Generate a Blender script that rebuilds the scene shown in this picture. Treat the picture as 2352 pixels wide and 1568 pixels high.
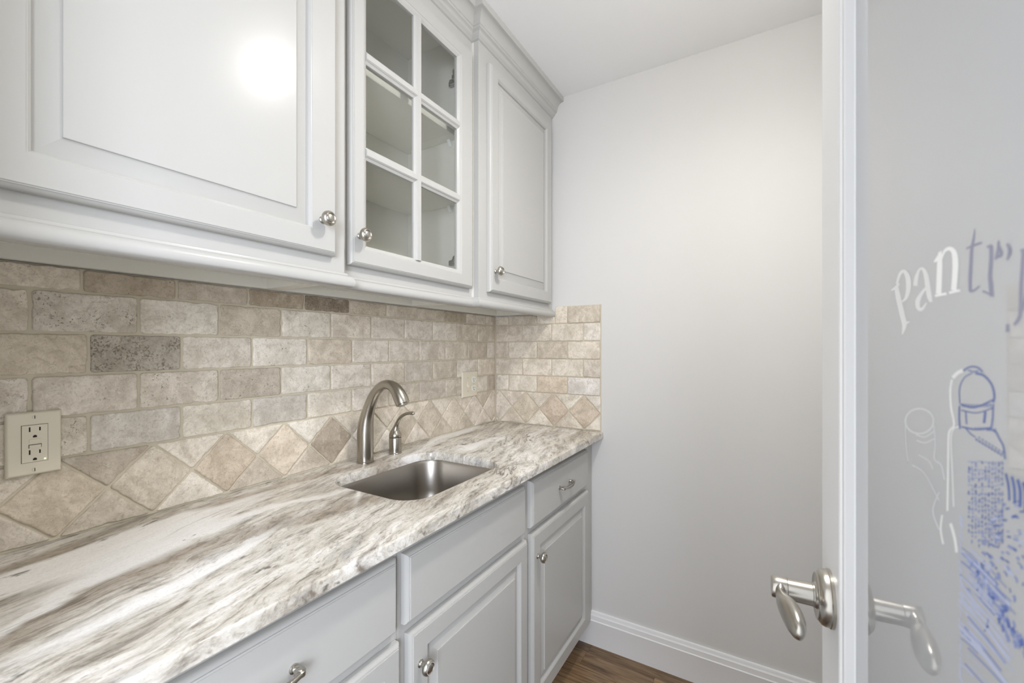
import bpy, bmesh, math, random
from mathutils import Vector
for o in list(bpy.data.objects): bpy.data.objects.remove(o)
random.seed(7)
SC = bpy.context.scene
COL = SC.collection
PI = math.pi

# ------------------------------------------------------------------ camera, light, exposure
F, CX, CY, YAW, H = 982.3, 1176.0, 797.9, math.radians(30.65), 1.2958
cam_d = bpy.data.cameras.new('camera'); cam = bpy.data.objects.new('camera', cam_d); COL.objects.link(cam)
cam_d.sensor_fit = 'HORIZONTAL'; cam_d.sensor_width = 36.0; cam_d.lens = F / 2352.0 * 36.0
cam_d.shift_y = (CY - 784.0) / 2352.0
cam_d.clip_start = 0.01
cam_d.dof.use_dof = True; cam_d.dof.focus_distance = 1.45; cam_d.dof.aperture_fstop = 8.0
cam.location = (0, 0, H); cam.rotation_euler = (PI / 2, 0, YAW)
SC.camera = cam

w = bpy.data.worlds.new('world'); SC.world = w; w.use_nodes = True
bg = w.node_tree.nodes['Background']; bg.inputs[0].default_value = (0.93, 0.96, 1.0, 1); bg.inputs[1].default_value = 1.25

def lamp(name, kind, loc, energy, color=(1, 1, 1), rot=(0, 0, 0), **kw):
    d = bpy.data.lights.new(name, kind); d.energy = energy; d.color = color
    for k, v in kw.items(): setattr(d, k, v)
    o = bpy.data.objects.new(name, d); o.location = loc; o.rotation_euler = rot; COL.objects.link(o); return o
lamp('ceiling_lamp', 'POINT', (-0.05, 0.92, 2.335), 4.3, (1.0, 0.97, 0.93), shadow_soft_size=0.06)
lamp('ceiling_downlight', 'SPOT', (-0.05, 0.92, 2.345), 18.5, (1.0, 0.97, 0.93), shadow_soft_size=0.06, spot_size=math.radians(172), spot_blend=1.0)
lamp('hall_daylight', 'AREA', (0.60, -1.25, 1.50), 27.0, (0.80, 0.86, 1.0), (PI / 2 - 0.35, 0, 0.42), shape='RECTANGLE', size=0.60, size_y=1.0)

SC.view_settings.view_transform = 'Standard'; SC.view_settings.look = 'None'
SC.view_settings.gamma = 1.0; SC.view_settings.use_curve_mapping = False
SC.view_settings.exposure = 0.80

# ------------------------------------------------------------------ materials
def lin(r, g, b):
    f = lambda c: (c / 255 / 12.92) if c / 255 <= 0.04045 else ((c / 255 + 0.055) / 1.055) ** 2.4
    return (f(r), f(g), f(b), 1)
def mat(name):
    m = bpy.data.materials.new(name); m.use_nodes = True
    nt = m.node_tree; return m, nt, nt.nodes['Principled BSDF']
def N(nt, t, **kw):
    n = nt.nodes.new(t)
    for k, v in kw.items(): setattr(n, k, v)
    return n
def setin(n, **kw):
    for k, v in kw.items(): n.inputs[k.replace('_', ' ')].default_value = v
def noise(nt, vec, scale, detail=4, rough=0.55, dist=0.0):
    n = N(nt, 'ShaderNodeTexNoise'); setin(n, Scale=scale, Detail=detail, Roughness=rough, Distortion=dist)
    if vec: nt.links.new(vec, n.inputs['Vector'])
    return n.outputs['Fac']
def ramp(nt, fac, stops, interp='LINEAR'):
    r = N(nt, 'ShaderNodeValToRGB'); r.color_ramp.interpolation = interp
    e = r.color_ramp.elements
    while len(e) < len(stops): e.new(0.5)
    for i, (p, c) in enumerate(stops): e[i].position = p; e[i].color = c if len(c) == 4 else (*c, 1)
    nt.links.new(fac, r.inputs[0]); return r.outputs[0]
def mix(nt, fac, a, b, mode='MIX'):
    n = N(nt, 'ShaderNodeMix', data_type='RGBA', blend_type=mode)
    for s, v in ((n.inputs[0], fac), (n.inputs[6], a), (n.inputs[7], b)):
        if hasattr(v, 'is_linked') or isinstance(v, bpy.types.NodeSocket): nt.links.new(v, s)
        else: s.default_value = v
    return n.outputs[2]
def mth(nt, op, a, b=None):
    n = N(nt, 'ShaderNodeMath', operation=op)
    for s, v in ((n.inputs[0], a), (n.inputs[1], b)):
        if v is None: continue
        if isinstance(v, bpy.types.NodeSocket): nt.links.new(v, s)
        else: s.default_value = v
    return n.outputs[0]
def mapping(nt, vec, rot=(0, 0, 0), scale=(1, 1, 1), loc=(0, 0, 0)):
    n = N(nt, 'ShaderNodeMapping'); n.inputs['Rotation'].default_value = rot; n.inputs['Scale'].default_value = scale; n.inputs['Location'].default_value = loc
    nt.links.new(vec, n.inputs['Vector']); return n.outputs[0]
def bump(nt, b, height, strength, dist=0.001):
    n = N(nt, 'ShaderNodeBump'); setin(n, Strength=strength, Distance=dist)
    nt.links.new(height, n.inputs['Height']); nt.links.new(n.outputs[0], b.inputs['Normal'])
def objco(nt): return N(nt, 'ShaderNodeTexCoord').outputs['Object']

def paint(name, rgb, rough, spec=0.5, bumpy=0.0, scale=300):
    m, nt, b = mat(name); setin(b, Base_Color=lin(*rgb), Roughness=rough); b.inputs['Specular IOR Level'].default_value = spec
    if bumpy: bump(nt, b, noise(nt, objco(nt), scale, 3), bumpy, 0.0004)
    return m
CAB = paint('cabinet_paint', (185, 184, 180), 0.22, 0.13, 0.04, 90)
CABIN = paint('cabinet_interior', (224, 222, 213), 0.45, 0.35)
SHELF = paint('shelf_paint', (236, 235, 228), 0.4, 0.4)
WALL = paint('wall_paint', (213, 212, 210), 0.62, 0.3, 0.10, 260)
CEILM = paint('ceiling_paint', (244, 244, 244), 0.5, 0.35, 0.05, 200)
TRIM = paint('trim_paint', (232, 232, 232), 0.33, 0.5)
IVORY = paint('ivory_plastic', (222, 214, 194), 0.35, 0.5)
IVORY2 = paint('white_plastic', (230, 230, 220), 0.35, 0.5)
SLOT = paint('slot_dark', (40, 36, 30), 0.6, 0.2)
GROUT = paint('grout', (203, 194, 174), 0.9, 0.1, 0.5, 400)
PEG = paint('clear_shelf_clip', (235, 236, 234), 0.3, 0.5)

def metal(name, rgb, rough, aniso=0.0, rot=0.0, brush=None):
    m, nt, b = mat(name); setin(b, Base_Color=lin(*rgb), Metallic=1.0, Roughness=rough, Anisotropic=aniso, Anisotropic_Rotation=rot)
    if brush:
        f = noise(nt, mapping(nt, objco(nt), scale=brush), 1.0, 3, 0.6)
        nt.links.new(mth(nt, 'ADD', mth(nt, 'MULTIPLY', f, 0.16), rough - 0.08), b.inputs['Roughness'])
        bump(nt, b, f, 0.02, 0.0002)
    return m
NICKEL = metal('satin_nickel', (184, 180, 172), 0.30)
FAUCET = metal('brushed_nickel', (172, 167, 157), 0.27)
STEEL = metal('brushed_steel', (168, 163, 155), 0.33, brush=(12, 12, 700))
HINGE = metal('hinge_steel', (160, 160, 158), 0.3)

def glass_mat():
    m, nt, b = mat('clear_glass'); nt.nodes.remove(b)
    out = nt.nodes['Material Output']
    t = N(nt, 'ShaderNodeBsdfTransparent'); t.inputs[0].default_value = (0.96, 0.965, 0.955, 1)
    g = N(nt, 'ShaderNodeBsdfGlossy'); g.inputs['Roughness'].default_value = 0.0
    fr = N(nt, 'ShaderNodeFresnel'); 
    ge = N(nt, 'ShaderNodeNewGeometry')      # the back face of the pane reflects like the front, no total internal reflection
    nt.links.new(mth(nt, 'ADD', 1.5, mth(nt, 'MULTIPLY', ge.outputs['Backfacing'], 1 / 1.5 - 1.5)), fr.inputs[0])
    mx = N(nt, 'ShaderNodeMixShader'); nt.links.new(fr.outputs[0], mx.inputs[0]); nt.links.new(t.outputs[0], mx.inputs[1]); nt.links.new(g.outputs[0], mx.inputs[2])
    nt.links.new(mx.outputs[0], out.inputs[0]); return m
GLASS = glass_mat()
def frost_mat():
    m, nt, b = mat('frosted_door_glass'); setin(b, Base_Color=lin(230, 231, 232), Roughness=0.03, IOR=2.0); b.inputs['Coat Weight'].default_value = 1.0; b.inputs['Coat IOR'].default_value = 1.7; b.inputs['Coat Roughness'].default_value = 0.02
    out = nt.nodes['Material Output']
    tr = N(nt, 'ShaderNodeBsdfTranslucent'); tr.inputs[0].default_value = lin(220, 224, 230)
    mx = N(nt, 'ShaderNodeMixShader'); mx.inputs[0].default_value = 0.35
    # the frosted body lets part of the light through; the smooth front stays glossy
    nt.links.new(b.outputs[0], mx.inputs[1]); nt.links.new(tr.outputs[0], mx.inputs[2]); nt.links.new(mx.outputs[0], out.inputs[0])
    return m
FROST = frost_mat()
def ink(name, rgb):
    m, nt, b = mat(name); setin(b, Base_Color=lin(*rgb), Roughness=0.5); b.inputs['Specular IOR Level'].default_value = 0.2; return m
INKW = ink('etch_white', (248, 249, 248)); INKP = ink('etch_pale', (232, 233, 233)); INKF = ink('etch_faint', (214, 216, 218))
SHADE_INK = ink('etch_painted_shade', (152, 153, 172)); DAY_INK = ink('etch_painted_daylight', (92, 112, 172)); DAY_INK_BOTTLE = ink('etch_bottle_daylight', (108, 122, 172)); DAY_INK_PALE = ink('etch_pale_daylight', (188, 195, 219)); DAY_INK_MID = ink('etch_mid_daylight', (138, 151, 196))  # shade and blue daylight behind the glass, painted into the etch colours

def granite():
    m, nt, b = mat('granite')
    co = objco(nt)
    L = nt.links
    # streaks run along the counter, turned a little towards the wall, and wander
    warp = N(nt, 'ShaderNodeTexNoise'); setin(warp, Scale=2.6, Detail=3, Roughness=0.5); L.new(co, warp.inputs['Vector'])
    sub = N(nt, 'ShaderNodeVectorMath', operation='SUBTRACT'); L.new(warp.outputs['Color'], sub.inputs[0]); sub.inputs[1].default_value = (0.5, 0.5, 0.5)
    sc = N(nt, 'ShaderNodeVectorMath', operation='MULTIPLY'); L.new(sub.outputs[0], sc.inputs[0]); sc.inputs[1].default_value = (0.13, 0.14, 0.08)
    add = N(nt, 'ShaderNodeVectorMath', operation='ADD'); L.new(co, add.inputs[0]); L.new(sc.outputs[0], add.inputs[1])
    rotd = mapping(nt, add.outputs[0], rot=(0, 0, math.radians(-15)))
    v = mapping(nt, rotd, scale=(13.0, 2.1, 6.0))
    v2 = mapping(nt, rotd, scale=(40, 8.0, 18), loc=(3, 1, 0))
    v3 = mapping(nt, rotd, scale=(85, 16, 30), loc=(1, 5, 0))
    a = noise(nt, v, 1.0, 5, 0.6, 0.5)
    c = noise(nt, v2, 1.0, 6, 0.62, 0.4)
    d = noise(nt, v3, 1.0, 5, 0.65)
    base = ramp(nt, a, [(0.28, lin(176, 171, 164)), (0.38, lin(208, 204, 197)), (0.46, lin(226, 223, 217)), (0.54, lin(236, 234, 230)), (0.60, lin(250, 249, 248)), (0.68, lin(218, 216, 212))])
    tan = ramp(nt, c, [(0.32, lin(146, 139, 131)), (0.40, lin(196, 191, 183)), (0.47, lin(230, 226, 219)), (0.62, lin(252, 251, 249))])
    col = mix(nt, 0.72, base, mix(nt, 1.0, base, tan, 'MULTIPLY'))
    # white seams without grain
    wn = noise(nt, mapping(nt, rotd, scale=(5.5, 0.9, 3), loc=(7, 2, 1)), 1.0, 3, 0.45, 0.3)
    wf = ramp(nt, wn, [(0.60, (0, 0, 0)), (0.65, (1, 1, 1))])
    # one broad white seam that runs from the near end to the sink, and a brown one along the wall (positions on the slab)
    px = N(nt, 'ShaderNodeSeparateXYZ'); L.new(N(nt, 'ShaderNodeNewGeometry').outputs['Position'], px.inputs[0])
    wob = mth(nt, 'MULTIPLY', mth(nt, 'SUBTRACT', noise(nt, mapping(nt, co, scale=(9, 5, 3)), 1.0, 4, 0.6), 0.5), 0.16)
    def seam(x0, k, yc, half, soft, ya, yb):
        dy = mth(nt, 'SUBTRACT', px.outputs['Y'], yc)
        cx = mth(nt, 'ADD', mth(nt, 'MULTIPLY', mth(nt, 'MULTIPLY', dy, dy), k), x0)
        dd = mth(nt, 'ABSOLUTE', mth(nt, 'ADD', mth(nt, 'SUBTRACT', px.outputs['X'], cx), wob))
        f = N(nt, 'ShaderNodeMapRange'); f.interpolation_type = 'SMOOTHSTEP'; setin(f, From_Min=half + soft, From_Max=half, To_Min=0.0, To_Max=1.0); L.new(dd, f.inputs['Value'])
        e = N(nt, 'ShaderNodeMapRange'); e.interpolation_type = 'SMOOTHSTEP'; setin(e, From_Min=yb, From_Max=yb - 0.1, To_Min=0.0, To_Max=1.0); L.new(px.outputs['Y'], e.inputs['Value'])
        e2 = N(nt, 'ShaderNodeMapRange'); e2.interpolation_type = 'SMOOTHSTEP'; setin(e2, From_Min=ya, From_Max=ya + 0.1, To_Min=0.0, To_Max=1.0); L.new(px.outputs['Y'], e2.inputs['Value'])
        return mth(nt, 'MULTIPLY', f.outputs[0], mth(nt, 'MULTIPLY', e.outputs[0], e2.outputs[0]))
    s1 = seam(-0.975, 1.0, 0.50, 0.007, 0.020, -1.0, 0.82)
    s2 = seam(-0.93, -0.5, 1.40, 0.012, 0.020, 1.16, 1.55)
    s3 = seam(-1.105, 0.25, 0.55, 0.010, 0.030, -1.0, 1.05)
    s4 = seam(-0.885, 0.9, 0.42, 0.014, 0.034, -1.0, 0.80)
    # grey-blue clouds
    gn = noise(nt, mapping(nt, rotd, scale=(14, 5, 8), loc=(2, 9, 4)), 1.0, 3, 0.5)
    gf = ramp(nt, gn, [(0.60, (0, 0, 0)), (0.72, (1, 1, 1))])
    col = mix(nt, mth(nt, 'MULTIPLY', gf, 0.60), col, lin(180, 183, 186))
    col = mix(nt, mth(nt, 'MULTIPLY', mth(nt, 'MAXIMUM', s3, s4), 0.62), col, mix(nt, 1.0, lin(176, 164, 151), tan, 'MULTIPLY'))
    d2 = noise(nt, mapping(nt, rotd, scale=(150, 46, 70), loc=(3, 2, 7)), 1.0, 5, 0.7, 0.4)
    d3 = noise(nt, mapping(nt, rotd, scale=(60, 20, 30), loc=(9, 2, 1)), 1.0, 6, 0.72, 0.8)
    col = mix(nt, 0.7, col, mix(nt, 1.0, col, ramp(nt, d2, [(0.34, lin(182, 176, 168)), (0.44, lin(242, 241, 238)), (0.52, lin(255, 255, 255))]), 'MULTIPLY'))
    col = mix(nt, 0.75, col, mix(nt, 1.0, col, ramp(nt, d3, [(0.34, lin(186, 181, 174)), (0.45, lin(242, 241, 238)), (0.54, lin(255, 255, 255))]), 'MULTIPLY'))
    # fine brown mineral flecks drawn along the streaks
    ff = ramp(nt, d, [(0.34, (1, 1, 1)), (0.45, (0, 0, 0))])
    msk = ramp(nt, c, [(0.40, (1, 1, 1)), (0.55, (0, 0, 0))])
    col = mix(nt, mth(nt, 'MULTIPLY', mth(nt, 'MULTIPLY', ff, mth(nt, 'ADD', mth(nt, 'MULTIPLY', msk, 0.8), 0.2)), 0.85), col, lin(120, 108, 95))
    col = mix(nt, mth(nt, 'MULTIPLY', mth(nt, 'MAXIMUM', wf, mth(nt, 'MAXIMUM', s1, s2)), 0.88), col, lin(250, 249, 247))
    # thin dark veins
    vn = noise(nt, mapping(nt, rotd, scale=(13, 1.1, 5), loc=(4, 3, 2)), 1.0, 5, 0.6, 0.6)
    vv = mth(nt, 'ABSOLUTE', mth(nt, 'SUBTRACT', vn, 0.47))
    vf = ramp(nt, vv, [(0.0, (1, 1, 1)), (0.016, (0, 0, 0))])
    vm = ramp(nt, noise(nt, mapping(nt, rotd, scale=(5, 3.2, 3), loc=(8, 8, 8)), 1.0, 3), [(0.48, (0, 0, 0)), (0.60, (1, 1, 1))])
    col = mix(nt, mth(nt, 'MULTIPLY', mth(nt, 'MULTIPLY', vf, vm), 0.78), col, lin(98, 90, 82))
    sp = noise(nt, mapping(nt, rotd, scale=(420, 210, 300)), 1.0, 4, 0.75)
    col = mix(nt, 0.35, col, mix(nt, 1.0, col, ramp(nt, sp, [(0.34, lin(196, 191, 183)), (0.50, lin(246, 245, 243)), (0.66, lin(255, 255, 255))]), 'MULTIPLY'))
    # dark clots, mostly near the exposed edge
    kn = noise(nt, mapping(nt, rotd, scale=(26, 11, 20), loc=(6, 4, 3)), 1.0, 4, 0.6)
    kf = ramp(nt, kn, [(0.655, (0, 0, 0)), (0.71, (1, 1, 1))])
    col = mix(nt, mth(nt, 'MULTIPLY', kf, 0.8), col, lin(82, 78, 72))
    L.new(col, b.inputs['Base Color']); setin(b, Roughness=0.22); b.inputs['Specular IOR Level'].default_value = 0.45
    return m
GRAN = granite()

def travertine():
    m, nt, b = mat('tumbled_travertine'); L = nt.links
    info = N(nt, 'ShaderNodeObjectInfo')
    off = N(nt, 'ShaderNodeVectorMath', operation='MULTIPLY_ADD')
    cmb = N(nt, 'ShaderNodeCombineXYZ'); L.new(info.outputs['Random'], cmb.inputs[0]); L.new(info.outputs['Random'], cmb.inputs[1]); L.new(info.outputs['Random'], cmb.inputs[2])
    L.new(cmb.outputs[0], off.inputs[0]); off.inputs[1].default_value = (37, 53, 71); L.new(objco(nt), off.inputs[2])
    co = off.outputs[0]
    big = noise(nt, co, 17, 5, 0.6, 0.7); mid = noise(nt, co, 60, 5, 0.65, 0.5); fine = noise(nt, co, 260, 4, 0.6)
    sep = N(nt, 'ShaderNodeSeparateColor'); L.new(info.outputs['Color'], sep.inputs[0])
    al = info.outputs['Alpha']
    light = mix(nt, 1.0, info.outputs['Color'], (1.10, 1.10, 1.10, 1), 'MULTIPLY')
    dark = mix(nt, 1.0, info.outputs['Color'], (0.66, 0.63, 0.58, 1), 'MULTIPLY')
    f1 = ramp(nt, big, [(0.36, (0, 0, 0)), (0.60, (1, 1, 1))])
    col = mix(nt, f1, dark, light)
    col = mix(nt, 0.62, info.outputs['Color'], col)
    f2 = ramp(nt, mid, [(0.36, (0, 0, 0)), (0.5, (1, 1, 1))])
    col = mix(nt, mth(nt, 'MULTIPLY', mth(nt, 'SUBTRACT', 1.0, f2), 0.50), col, dark)
    # cream fill patches
    cp = ramp(nt, noise(nt, co, 34, 4, 0.55, 1.2), [(0.60, (0, 0, 0)), (0.66, (1, 1, 1))])
    col = mix(nt, mth(nt, 'MULTIPLY', cp, 0.30), col, lin(224, 216, 202))
    # fine pale and dark crystalline veining
    vn = noise(nt, co, 105, 5, 0.7, 2.2)
    col = mix(nt, 0.55, col, mix(nt, 1.0, col, ramp(nt, vn, [(0.30, lin(168, 158, 142)), (0.46, lin(238, 236, 232)), (0.64, lin(255, 255, 255))]), 'MULTIPLY'))
    # pits: amount comes from the tile's own alpha
    pn = noise(nt, co, 190, 3, 0.7, 0.6)
    pm = ramp(nt, noise(nt, co, 26, 3), [(0.40, (0, 0, 0)), (0.62, (1, 1, 1))])
    thr = mth(nt, 'ADD', mth(nt, 'MULTIPLY', al, 0.17), 0.315)
    pit = mth(nt, 'MULTIPLY', mth(nt, 'MULTIPLY', mth(nt, 'SUBTRACT', thr, pn), 14.0), pm)
    pc = N(nt, 'ShaderNodeClamp'); L.new(pit, pc.inputs[0])
    col = mix(nt, mth(nt, 'MULTIPLY', pc.outputs[0], 0.7), col, lin(112, 98, 80))
    L.new(col, b.inputs['Base Color']); setin(b, Roughness=0.62); b.inputs['Specular IOR Level'].default_value = 0.3
    hgt = mth(nt, 'SUBTRACT', mth(nt, 'ADD', mth(nt, 'MULTIPLY', mid, 0.5), mth(nt, 'MULTIPLY', fine, 0.25)), mth(nt, 'MULTIPLY', pc.outputs[0], 0.6))
    bump(nt, b, hgt, 0.7, 0.0018)
    return m
TRAV = travertine()

def oak():
    m, nt, b = mat('oak_floor'); L = nt.links
    info = N(nt, 'ShaderNodeObjectInfo')
    cmb = N(nt, 'ShaderNodeCombineXYZ'); L.new(info.outputs['Random'], cmb.inputs[0]); L.new(info.outputs['Random'], cmb.inputs[1])
    off = N(nt, 'ShaderNodeVectorMath', operation='MULTIPLY_ADD'); L.new(cmb.outputs[0], off.inputs[0]); off.inputs[1].default_value = (17, 29, 0); L.new(objco(nt), off.inputs[2])
    g = noise(nt, mapping(nt, off.outputs[0], scale=(4, 55, 20)), 1.0, 5, 0.6, 1.4)
    g2 = noise(nt, mapping(nt, off.outputs[0], scale=(9, 260, 40)), 1.0, 4, 0.6, 0.3)
    c = ramp(nt, g, [(0.33, lin(96, 74, 52)), (0.48, lin(136, 110, 82)), (0.62, lin(158, 132, 102)), (0.72, lin(122, 97, 71))])
    c = mix(nt, 0.5, c, mix(nt, 1.0, c, ramp(nt, g2, [(0.35, lin(165, 155, 145)), (0.6, lin(255, 252, 246))]), 'MULTIPLY'))
    c = mix(nt, 1.0, c, info.outputs['Color'], 'MULTIPLY')
    L.new(c, b.inputs['Base Color']); setin(b, Roughness=0.36); return m
OAK = oak()
led_m, _nt, _b = mat('green_led'); setin(_b, Base_Color=lin(190, 240, 170)); _b.inputs['Emission Color'].default_value = lin(200, 255, 170); _b.inputs['Emission Strength'].default_value = 1.2

# ------------------------------------------------------------------ helpers
ORG = {}
def link(o, parent=None, world=(0, 0, 0)):
    COL.objects.link(o); world = Vector(world); ORG[o.name] = world
    if parent: o.parent = parent; o.location = world - ORG[parent.name]
    else: o.location = world
    return o
def thing(name, label, cat, loc, group=None, kind=None):
    o = bpy.data.objects.new(name, None); o.empty_display_size = 0.05; link(o, None, loc)
    if label: o['label'] = label
    if cat: o['category'] = cat
    if group: o['group'] = group
    if kind: o['kind'] = kind
    return o
def obj(name, vf, m, parent=None, smooth=None, origin=None, label=None, bevel=0.0, weld=False):
    verts, faces = vf
    if origin is None:
        lo = [min(v[i] for v in verts) for i in range(3)]; hi = [max(v[i] for v in verts) for i in range(3)]
        origin = Vector([(a + b) / 2 for a, b in zip(lo, hi)])
        if parent is None: origin.z = lo[2]
    origin = Vector(origin)
    me = bpy.data.meshes.new(name); me.from_pydata([Vector(v) - origin for v in verts], [], faces)
    bm = bmesh.new(); bm.from_mesh(me)
    if weld: bmesh.ops.remove_doubles(bm, verts=bm.verts, dist=1e-5)
    if bevel: bmesh.ops.bevel(bm, geom=[e for e in bm.edges if len(e.link_faces) == 2 and e.calc_face_angle(0) > 0.5], offset=bevel, segments=2, affect='EDGES', profile=0.7)
    bmesh.ops.recalc_face_normals(bm, faces=bm.faces); bm.to_mesh(me); bm.free()
    if smooth is not None:
        me.shade_smooth(); me.set_sharp_from_angle(angle=math.radians(smooth))
    me.materials.append(m)
    o = bpy.data.objects.new(name, me)
    if label: o['label'] = label
    return link(o, parent, origin)
class MB:
    def __init__(s): s.v = []; s.f = []
    def add(s, v, f):
        k = len(s.v); s.v += [tuple(p) for p in v]; s.f += [[i + k for i in q] for q in f]; return s
    def box(s, x0, x1, y0, y1, z0, z1):
        return s.add([(x0, y0, z0), (x1, y0, z0), (x1, y1, z0), (x0, y1, z0), (x0, y0, z1), (x1, y0, z1), (x1, y1, z1), (x0, y1, z1)],
                     [(0, 3, 2, 1), (4, 5, 6, 7), (0, 1, 5, 4), (1, 2, 6, 5), (2, 3, 7, 6), (3, 0, 4, 7)])
    def loops(s, loops, cap0=False, cap1=True, closed=True):
        n = len(loops[0]); k = len(s.v)
        for l in loops: s.v += [tuple(p) for p in l]
        for i in range(len(loops) - 1):
            for j in range(n if closed else n - 1):
                a = k + i * n + j; b = k + i * n + (j + 1) % n; s.f.append([a, b, b + n, a + n])
        if cap0: s.f.append(list(range(k, k + n))[::-1])
        if cap1: s.f.append(list(range(k + (len(loops) - 1) * n, k + len(loops) * n)))
        return s
    def vf(s): return s.v, s.f
def box(x0, x1, y0, y1, z0, z1): return MB().box(x0, x1, y0, y1, z0, z1).vf()
def rect_x(x, y0, y1, z0, z1): return [(x, y0, z0), (x, y1, z0), (x, y1, z1), (x, y0, z1)]
def lathe(prof, place, n=28):
    """prof: (axial, radius); place(a, px, py) -> world"""
    m = MB(); L = []
    for a, r in prof:
        L.append([place(a, max(r, 1e-5) * math.cos(2 * PI * i / n), max(r, 1e-5) * math.sin(2 * PI * i / n)) for i in range(n)])
    return m.loops(L, True, True)
def tube(path, radii, n=16, flat=None, cap=True, up=Vector((0, 0, 1))):
    m = MB(); L = []; P = [Vector(p) for p in path]
    for i, p in enumerate(P):
        t = (P[min(i + 1, len(P) - 1)] - P[max(i - 1, 0)]).normalized()
        a = t.cross(up)
        if a.length < 1e-3: a = t.cross(Vector((0, 1, 0)))
        a.normalize(); b = a.cross(t).normalized()
        if i and (a.dot(pa) < 0): a = -a; b = -b
        pa = a
        r = radii[i]; rx, ry = (r if isinstance(r, tuple) else (r, r))
        L.append([p + a * rx * math.cos(2 * PI * k / n) + b * ry * math.sin(2 * PI * k / n) for k in range(n)])
    return m.loops(L, cap, cap)
def spline(pts, n):
    """Catmull-Rom through tuples of any length"""
    out = []; P = [pts[0]] + list(pts) + [pts[-1]]
    for i in range(1, len(P) - 2):
        for k in range(n):
            t = k / n; a, b, c, d = P[i - 1], P[i], P[i + 1], P[i + 2]
            out.append(tuple(0.5 * ((2 * b[j]) + (c[j] - a[j]) * t + (2 * a[j] - 5 * b[j] + 4 * c[j] - d[j]) * t * t + (3 * b[j] - a[j] - 3 * c[j] + d[j]) * t ** 3) for j in range(len(b))))
    out.append(tuple(pts[-1])); return out

XL, YF, ZC, CE = -1.157, 1.790, 0.930, 2.4365       # tile face on the left wall, tile face on the far wall, counter top, ceiling
WX, WY = XL - 0.009, YF + 0.006                      # painted wall planes
XR = 0.30                                            # right wall

# ------------------------------------------------------------------ room shell
def struct(name, vf, m, **kw):
    o = obj(name, vf, m, **kw); o['kind'] = 'structure'; return o
struct('wall_left', box(WX - 0.10, WX, -0.12, WY + 0.10, 0, CE), WALL)
struct('wall_far', box(WX, XR, WY, WY + 0.10, 0, CE), WALL)
struct('wall_right', box(XR, XR + 0.10, -0.12, WY + 0.10, 0, CE), WALL)
struct('wall_near', MB().box(WX, -0.62, -0.12, -0.02, 0, CE).box(0.150, XR, -0.12, -0.02, 0, CE).box(-0.62, 0.150, -0.12, -0.02, 2.05, CE).vf(), WALL, origin=(-0.4, -0.07, 0))
struct('ceiling', box(WX - 0.10, XR + 0.10, -0.12, WY + 0.10, CE, CE + 0.08), CEILM)
fl = struct('floor', box(WX - 0.10, 1.4, -0.9, WY + 0.10, -0.05, -0.004), paint('subfloor', (70, 52, 38), 0.8))
# oak strips parallel to the far wall
rows = [(1.732, WY)] + [(1.732 - 0.0802 * (i + 1), 1.732 - 0.0802 * i) for i in range(10)]
jts = {0: [-0.65, 0.10], 1: [-0.655, -0.374, 0.22], 2: [-0.92, -0.10], 3: [-0.52, 0.16]}
for i, (y0, y1) in enumerate(rows):
    xs = [-0.80] + sorted(jts.get(i, [random.uniform(-0.75, -0.4), random.uniform(-0.15, 0.2)])) + [XR]
    xs = [x for x in xs if x >= -0.80]
    for a, b in zip(xs, xs[1:]):
        if b - a < 0.02: continue
        o = obj('plank', box(a + 0.0003, b - 0.0003, y0 + 0.0003, y1 - 0.0003, -0.004, 0.0), OAK, fl, bevel=0.0006)
        t = {(0, 0): 0.62, (0, 1): 0.78, (1, 0): 0.98, (1, 1): 0.92, (1, 2): 1.25}.get((i, xs.index(a)), random.uniform(0.78, 1.15)); o.color = (t, t, t, 1)
# baseboard: profile (depth, z) swept along the far wall
bp = [(0, 0), (0.0150, 0), (0.0150, 0.103), (0.0158, 0.106), (0.0140, 0.1085), (0.0120, 0.1085), (0.0118, 0.1275), (0.0100, 0.1305), (0.0088, 0.1345), (0.0086, 0.1385), (0.0070, 0.1435), (0.0, 0.1448)]
def sweep_x(prof, x0, x1, y): return MB().loops([[(x, y - d, z) for d, z in prof] for x in (x0, x1)], True, True).vf()
struct('baseboard_far', sweep_x(bp, -0.72, XR, WY), TRIM, smooth=25)
struct('baseboard_right', MB().loops([[(XR - d, y, z) for d, z in bp] for y in (-0.019, WY - 0.016)], True, True).vf(), TRIM, smooth=25)

# ------------------------------------------------------------------ travertine backsplash
def clip_poly(poly, lo, hi):
    def half(P, ax, val, keep_ge):
        out = []
        for i in range(len(P)):
            a, b = P[i], P[(i + 1) % len(P)]
            ia = (a[ax] >= val) == keep_ge or a[ax] == val; ib = (b[ax] >= val) == keep_ge or b[ax] == val
            if ia: out.append(a)
            if ia != ib:
                t = (val - a[ax]) / (b[ax] - a[ax]); out.append((a[0] + (b[0] - a[0]) * t, a[1] + (b[1] - a[1]) * t))
        return out
    for ax, val, ge in ((0, lo[0], True), (0, hi[0], False), (1, lo[1], True), (1, hi[1], False)):
        if poly: poly = half(poly, ax, val, ge)
    return poly
def area(P): return 0.5 * sum(P[i][0] * P[(i + 1) % len(P)][1] - P[(i + 1) % len(P)][0] * P[i][1] for i in range(len(P)))
def shrink(P, d):
    n = len(P); out = []
    if area(P) < 0: P = P[::-1]
    for i in range(n):
        a, b, c = Vector(P[i - 1]), Vector(P[i]), Vector(P[(i + 1) % n])
        e1 = (b - a).normalized(); e2 = (c - b).normalized()
        n1 = Vector((-e1.y, e1.x)); n2 = Vector((-e2.y, e2.x)); bis = n1 + n2
        k = d / max(0.25, (1 + n1.dot(n2))); out.append(tuple(b + bis * k))
    return out
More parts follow.
